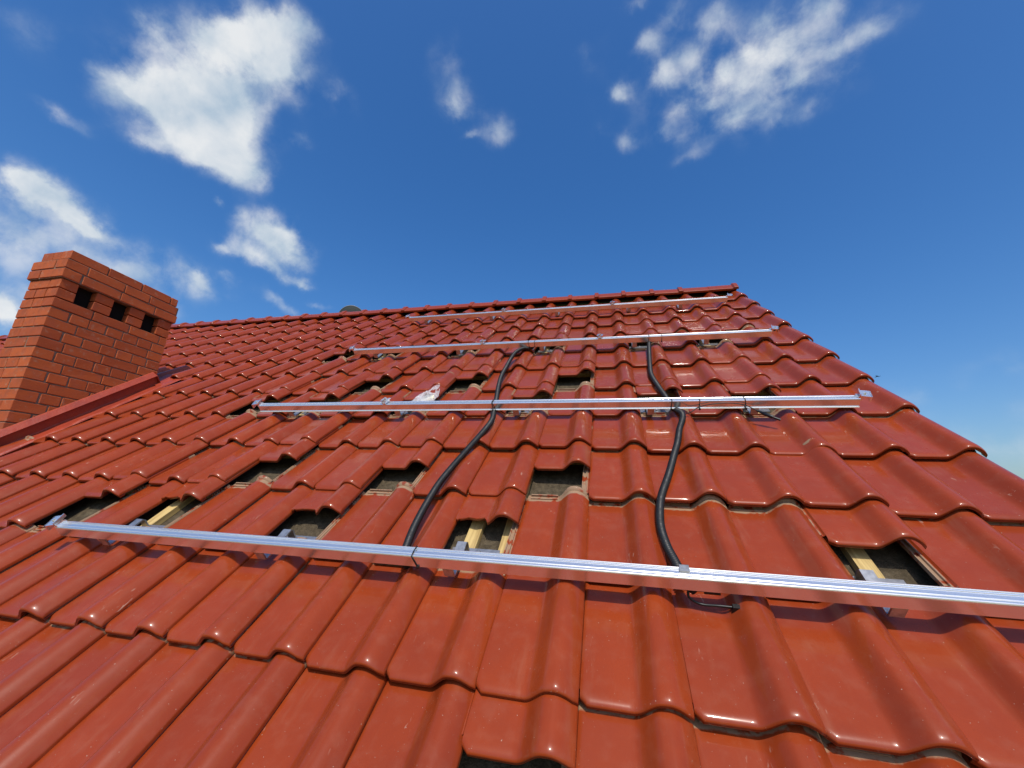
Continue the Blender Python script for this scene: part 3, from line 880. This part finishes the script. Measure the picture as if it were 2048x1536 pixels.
# thin signal cable with its plug on the lipped rail
tc_ = empty('signal_cable', rmw(.43, -2.49))
tag(tc_, 'thin black cable with a plug, hung along the right half of the lipped rail', 'cable')
MB().tube(resample([(.415, -2.500, .055), (.455, -2.455, .045), (.495, -2.432, .060), (.55, -2.4335, .075), (.61, -2.4335, .080), (.67, -2.434, .074), (.705, -2.436, .062), (.74, -2.455, .048)], .006), .0024, 7).obj('cable', M_TIE, tc_, ROOF.copy())
MB().tube([(.735, -2.452, .050), (.757, -2.468, .044), (.758, -2.469, .044), (.790, -2.492, .036)], [.005, .006, .009, .008], 10).tube([(.792, -2.493, .0355), (.815, -2.508, .031)], .0055, 8).obj('plug', M_TIE, tc_, ROOF.copy())
tie(tc_, .499, -2.420, 0, 0, True); tie(tc_, .698, -2.420, -.004, .012, True)
# black leads and connector added in place of shadow marks below the nearest rail
hl = empty('shadow_connector', rmw(.28, -3.44))
tag(hl, 'black connector with leads, added for the dark shadow marks beneath the nearest rail', 'connector')
MB().tube(resample([(.275, -3.445, .040), (.272, -3.458, .020), (.300, -3.466, .006), (.345, -3.470, .010), (.385, -3.472, .012)], .005), .0035, 7).obj('lead', M_TIE, hl, ROOF.copy())
MB().box((.372, -3.482, .004), (.412, -3.466, .020), taper=.002).box((.310, -3.455, .030), (.350, -3.441, .044), taper=.002).obj('plug', M_TIE, hl, ROOF.copy())

# ------------------------------------------------------------------ plastic bag of fittings
bag = empty('plastic_bag', rmw(-1.0, -2.2))
tag(bag, 'crumpled see-through plastic bag of small fittings behind the lipped rail', 'bag')
outl = [(-1.075, -2.30), (-1.068, -2.235), (-1.054, -2.165), (-1.018, -2.115), (-.974, -2.036), (-.943, -2.130), (-.926, -2.190), (-.930, -2.252), (-.945, -2.31), (-1.0, -2.345)]
cxy = np.mean(outl, axis=0)
b = MB(); rings = 7
for side in (1, -1):
    v = []; n = len(outl) * 3
    oo = []
    for i in range(len(outl)):
        a_, c_ = np.array(outl[i]), np.array(outl[(i + 1) % len(outl)])
        for s in range(3): oo.append(a_ + (c_ - a_) * s / 3)
    for k in range(rings + 1):
        s = 1 - k / rings * .96
        for i, p in enumerate(oo):
            q = cxy + (p - cxy) * s
            h = (1 - s) ** .6
            z = .030 + side * .024 * h + .016 * (q[1] + 2.2) * 4 * 0 + .014 * noise.noise(Vector((q[0] * 38, q[1] * 38, side * 2)))
            z += max(0, .12 * (q[1] + 2.12)) + .012 * max(0, math.sin(q[0] * 90 + q[1] * 50)) * h
            v.append((q[0], q[1], z))
    b.add(v, [(k * n + i, k * n + (i + 1) % n, (k + 1) * n + (i + 1) % n, (k + 1) * n + i) for k in range(rings) for i in range(n)] + [tuple(rings * n + i for i in range(n))], True)
b.obj('bag_film', M_BAG, bag, ROOF.copy())
ct = MB()
for (x, y, z) in [(-.955, -2.215, .032), (-.970, -2.235, .030), (-.945, -2.240, .034), (-.985, -2.255, .030), (-.962, -2.262, .034)]:
    ct.tube([(x - .012, y, z), (x - .009, y, z), (x + .010, y + .004, z + .002)], [.006, .011, .010], 8)
ct.obj('plastic_fitting', M_CREAM, bag, ROOF.copy())

# ------------------------------------------------------------------ satellite dish behind the ridge
dish = empty('satellite_dish', Matrix.Translation((-3.36, 1.05, -.55)))
tag(dish, 'dark grey satellite dish showing its back just over the ridge', 'dish')
dm = Matrix.Translation((-3.60, .90, .494)) @ Matrix.Rotation(R(24), 4, 'Z') @ Matrix.Rotation(R(-62), 4, 'X')
def bowl(r0, r1, zoff, nseg=36, nr=8):
    v, f = [], []
    for i in range(nr + 1):
        r = r0 + (r1 - r0) * i / nr
        for k in range(nseg):
            a_ = 2 * math.pi * k / nseg
            v.append((r * math.cos(a_), r * 1.08 * math.sin(a_), zoff + .9 * r * r))
    f = [(i * nseg + k, i * nseg + (k + 1) % nseg, (i + 1) * nseg + (k + 1) % nseg, (i + 1) * nseg + k) for i in range(nr) for k in range(nseg)]
    return v, f
b = MB()
for zo in (0, .006):
    v, f = bowl(.002, .20, zo); b.add([tuple(dm @ Vector(p)) for p in v], f, True)
b.obj('reflector', M_DISH, dish, fix=False)
rim = []
for k in range(37):
    a_ = 2 * math.pi * k / 36
    rim.append(tuple(dm @ Vector((.201 * math.cos(a_), .201 * 1.08 * math.sin(a_), .003 + .9 * .201 ** 2))))
MB().tube(rim, .0055, 6, cap=False).obj('rim', M_RIM, dish)
c0 = dm @ Vector((0, 0, 0))
MB().tube([c0, c0 + Vector((.05, .12, -.06)), Vector((-3.50, 1.08, .44)), Vector((-3.50, 1.08, -.75))], .02, 10).obj('mast', M_STEEL, dish)

# ------------------------------------------------------------------ a bird far off over the right verge
bird = empty('bird', Matrix.Translation((14.50, 21.32, 5.54)))
tag(bird, 'tiny dark bird flying in the sky beside the right roof edge', 'bird')
b = MB()
b.tube([(-.16, 0, 0), (-.10, 0, .005), (.0, 0, .01), (.09, 0, .012), (.13, 0, .018), (.16, 0, .012)], [.006, .030, .045, .032, .024, .004], 8)
b.add([(-.16, 0, 0), (-.25, .04, 0), (-.25, -.04, 0), (-.16, 0, .008)], [(0, 1, 2), (3, 2, 1), (0, 3, 1), (0, 2, 3)])
for s in (1, -1):
    b.add([(.06, s * .03, .02), (-.06, s * .03, .02), (-.03, s * .16, -.05), (.05, s * .15, -.045), (-.06, s * .30, -.03), (.0, s * .03, .032)],
          [(0, 1, 2, 3), (3, 2, 4), (0, 5, 1), (0, 3, 5), (5, 2, 1), (5, 3, 2)])
b.obj('body', M_BIRD, bird, Matrix.Translation((14.50, 21.32, 5.54)) @ Matrix.Rotation(R(35), 4, 'Z') @ Matrix.Rotation(R(15), 4, 'Y') @ Matrix.Scale(.6, 4))
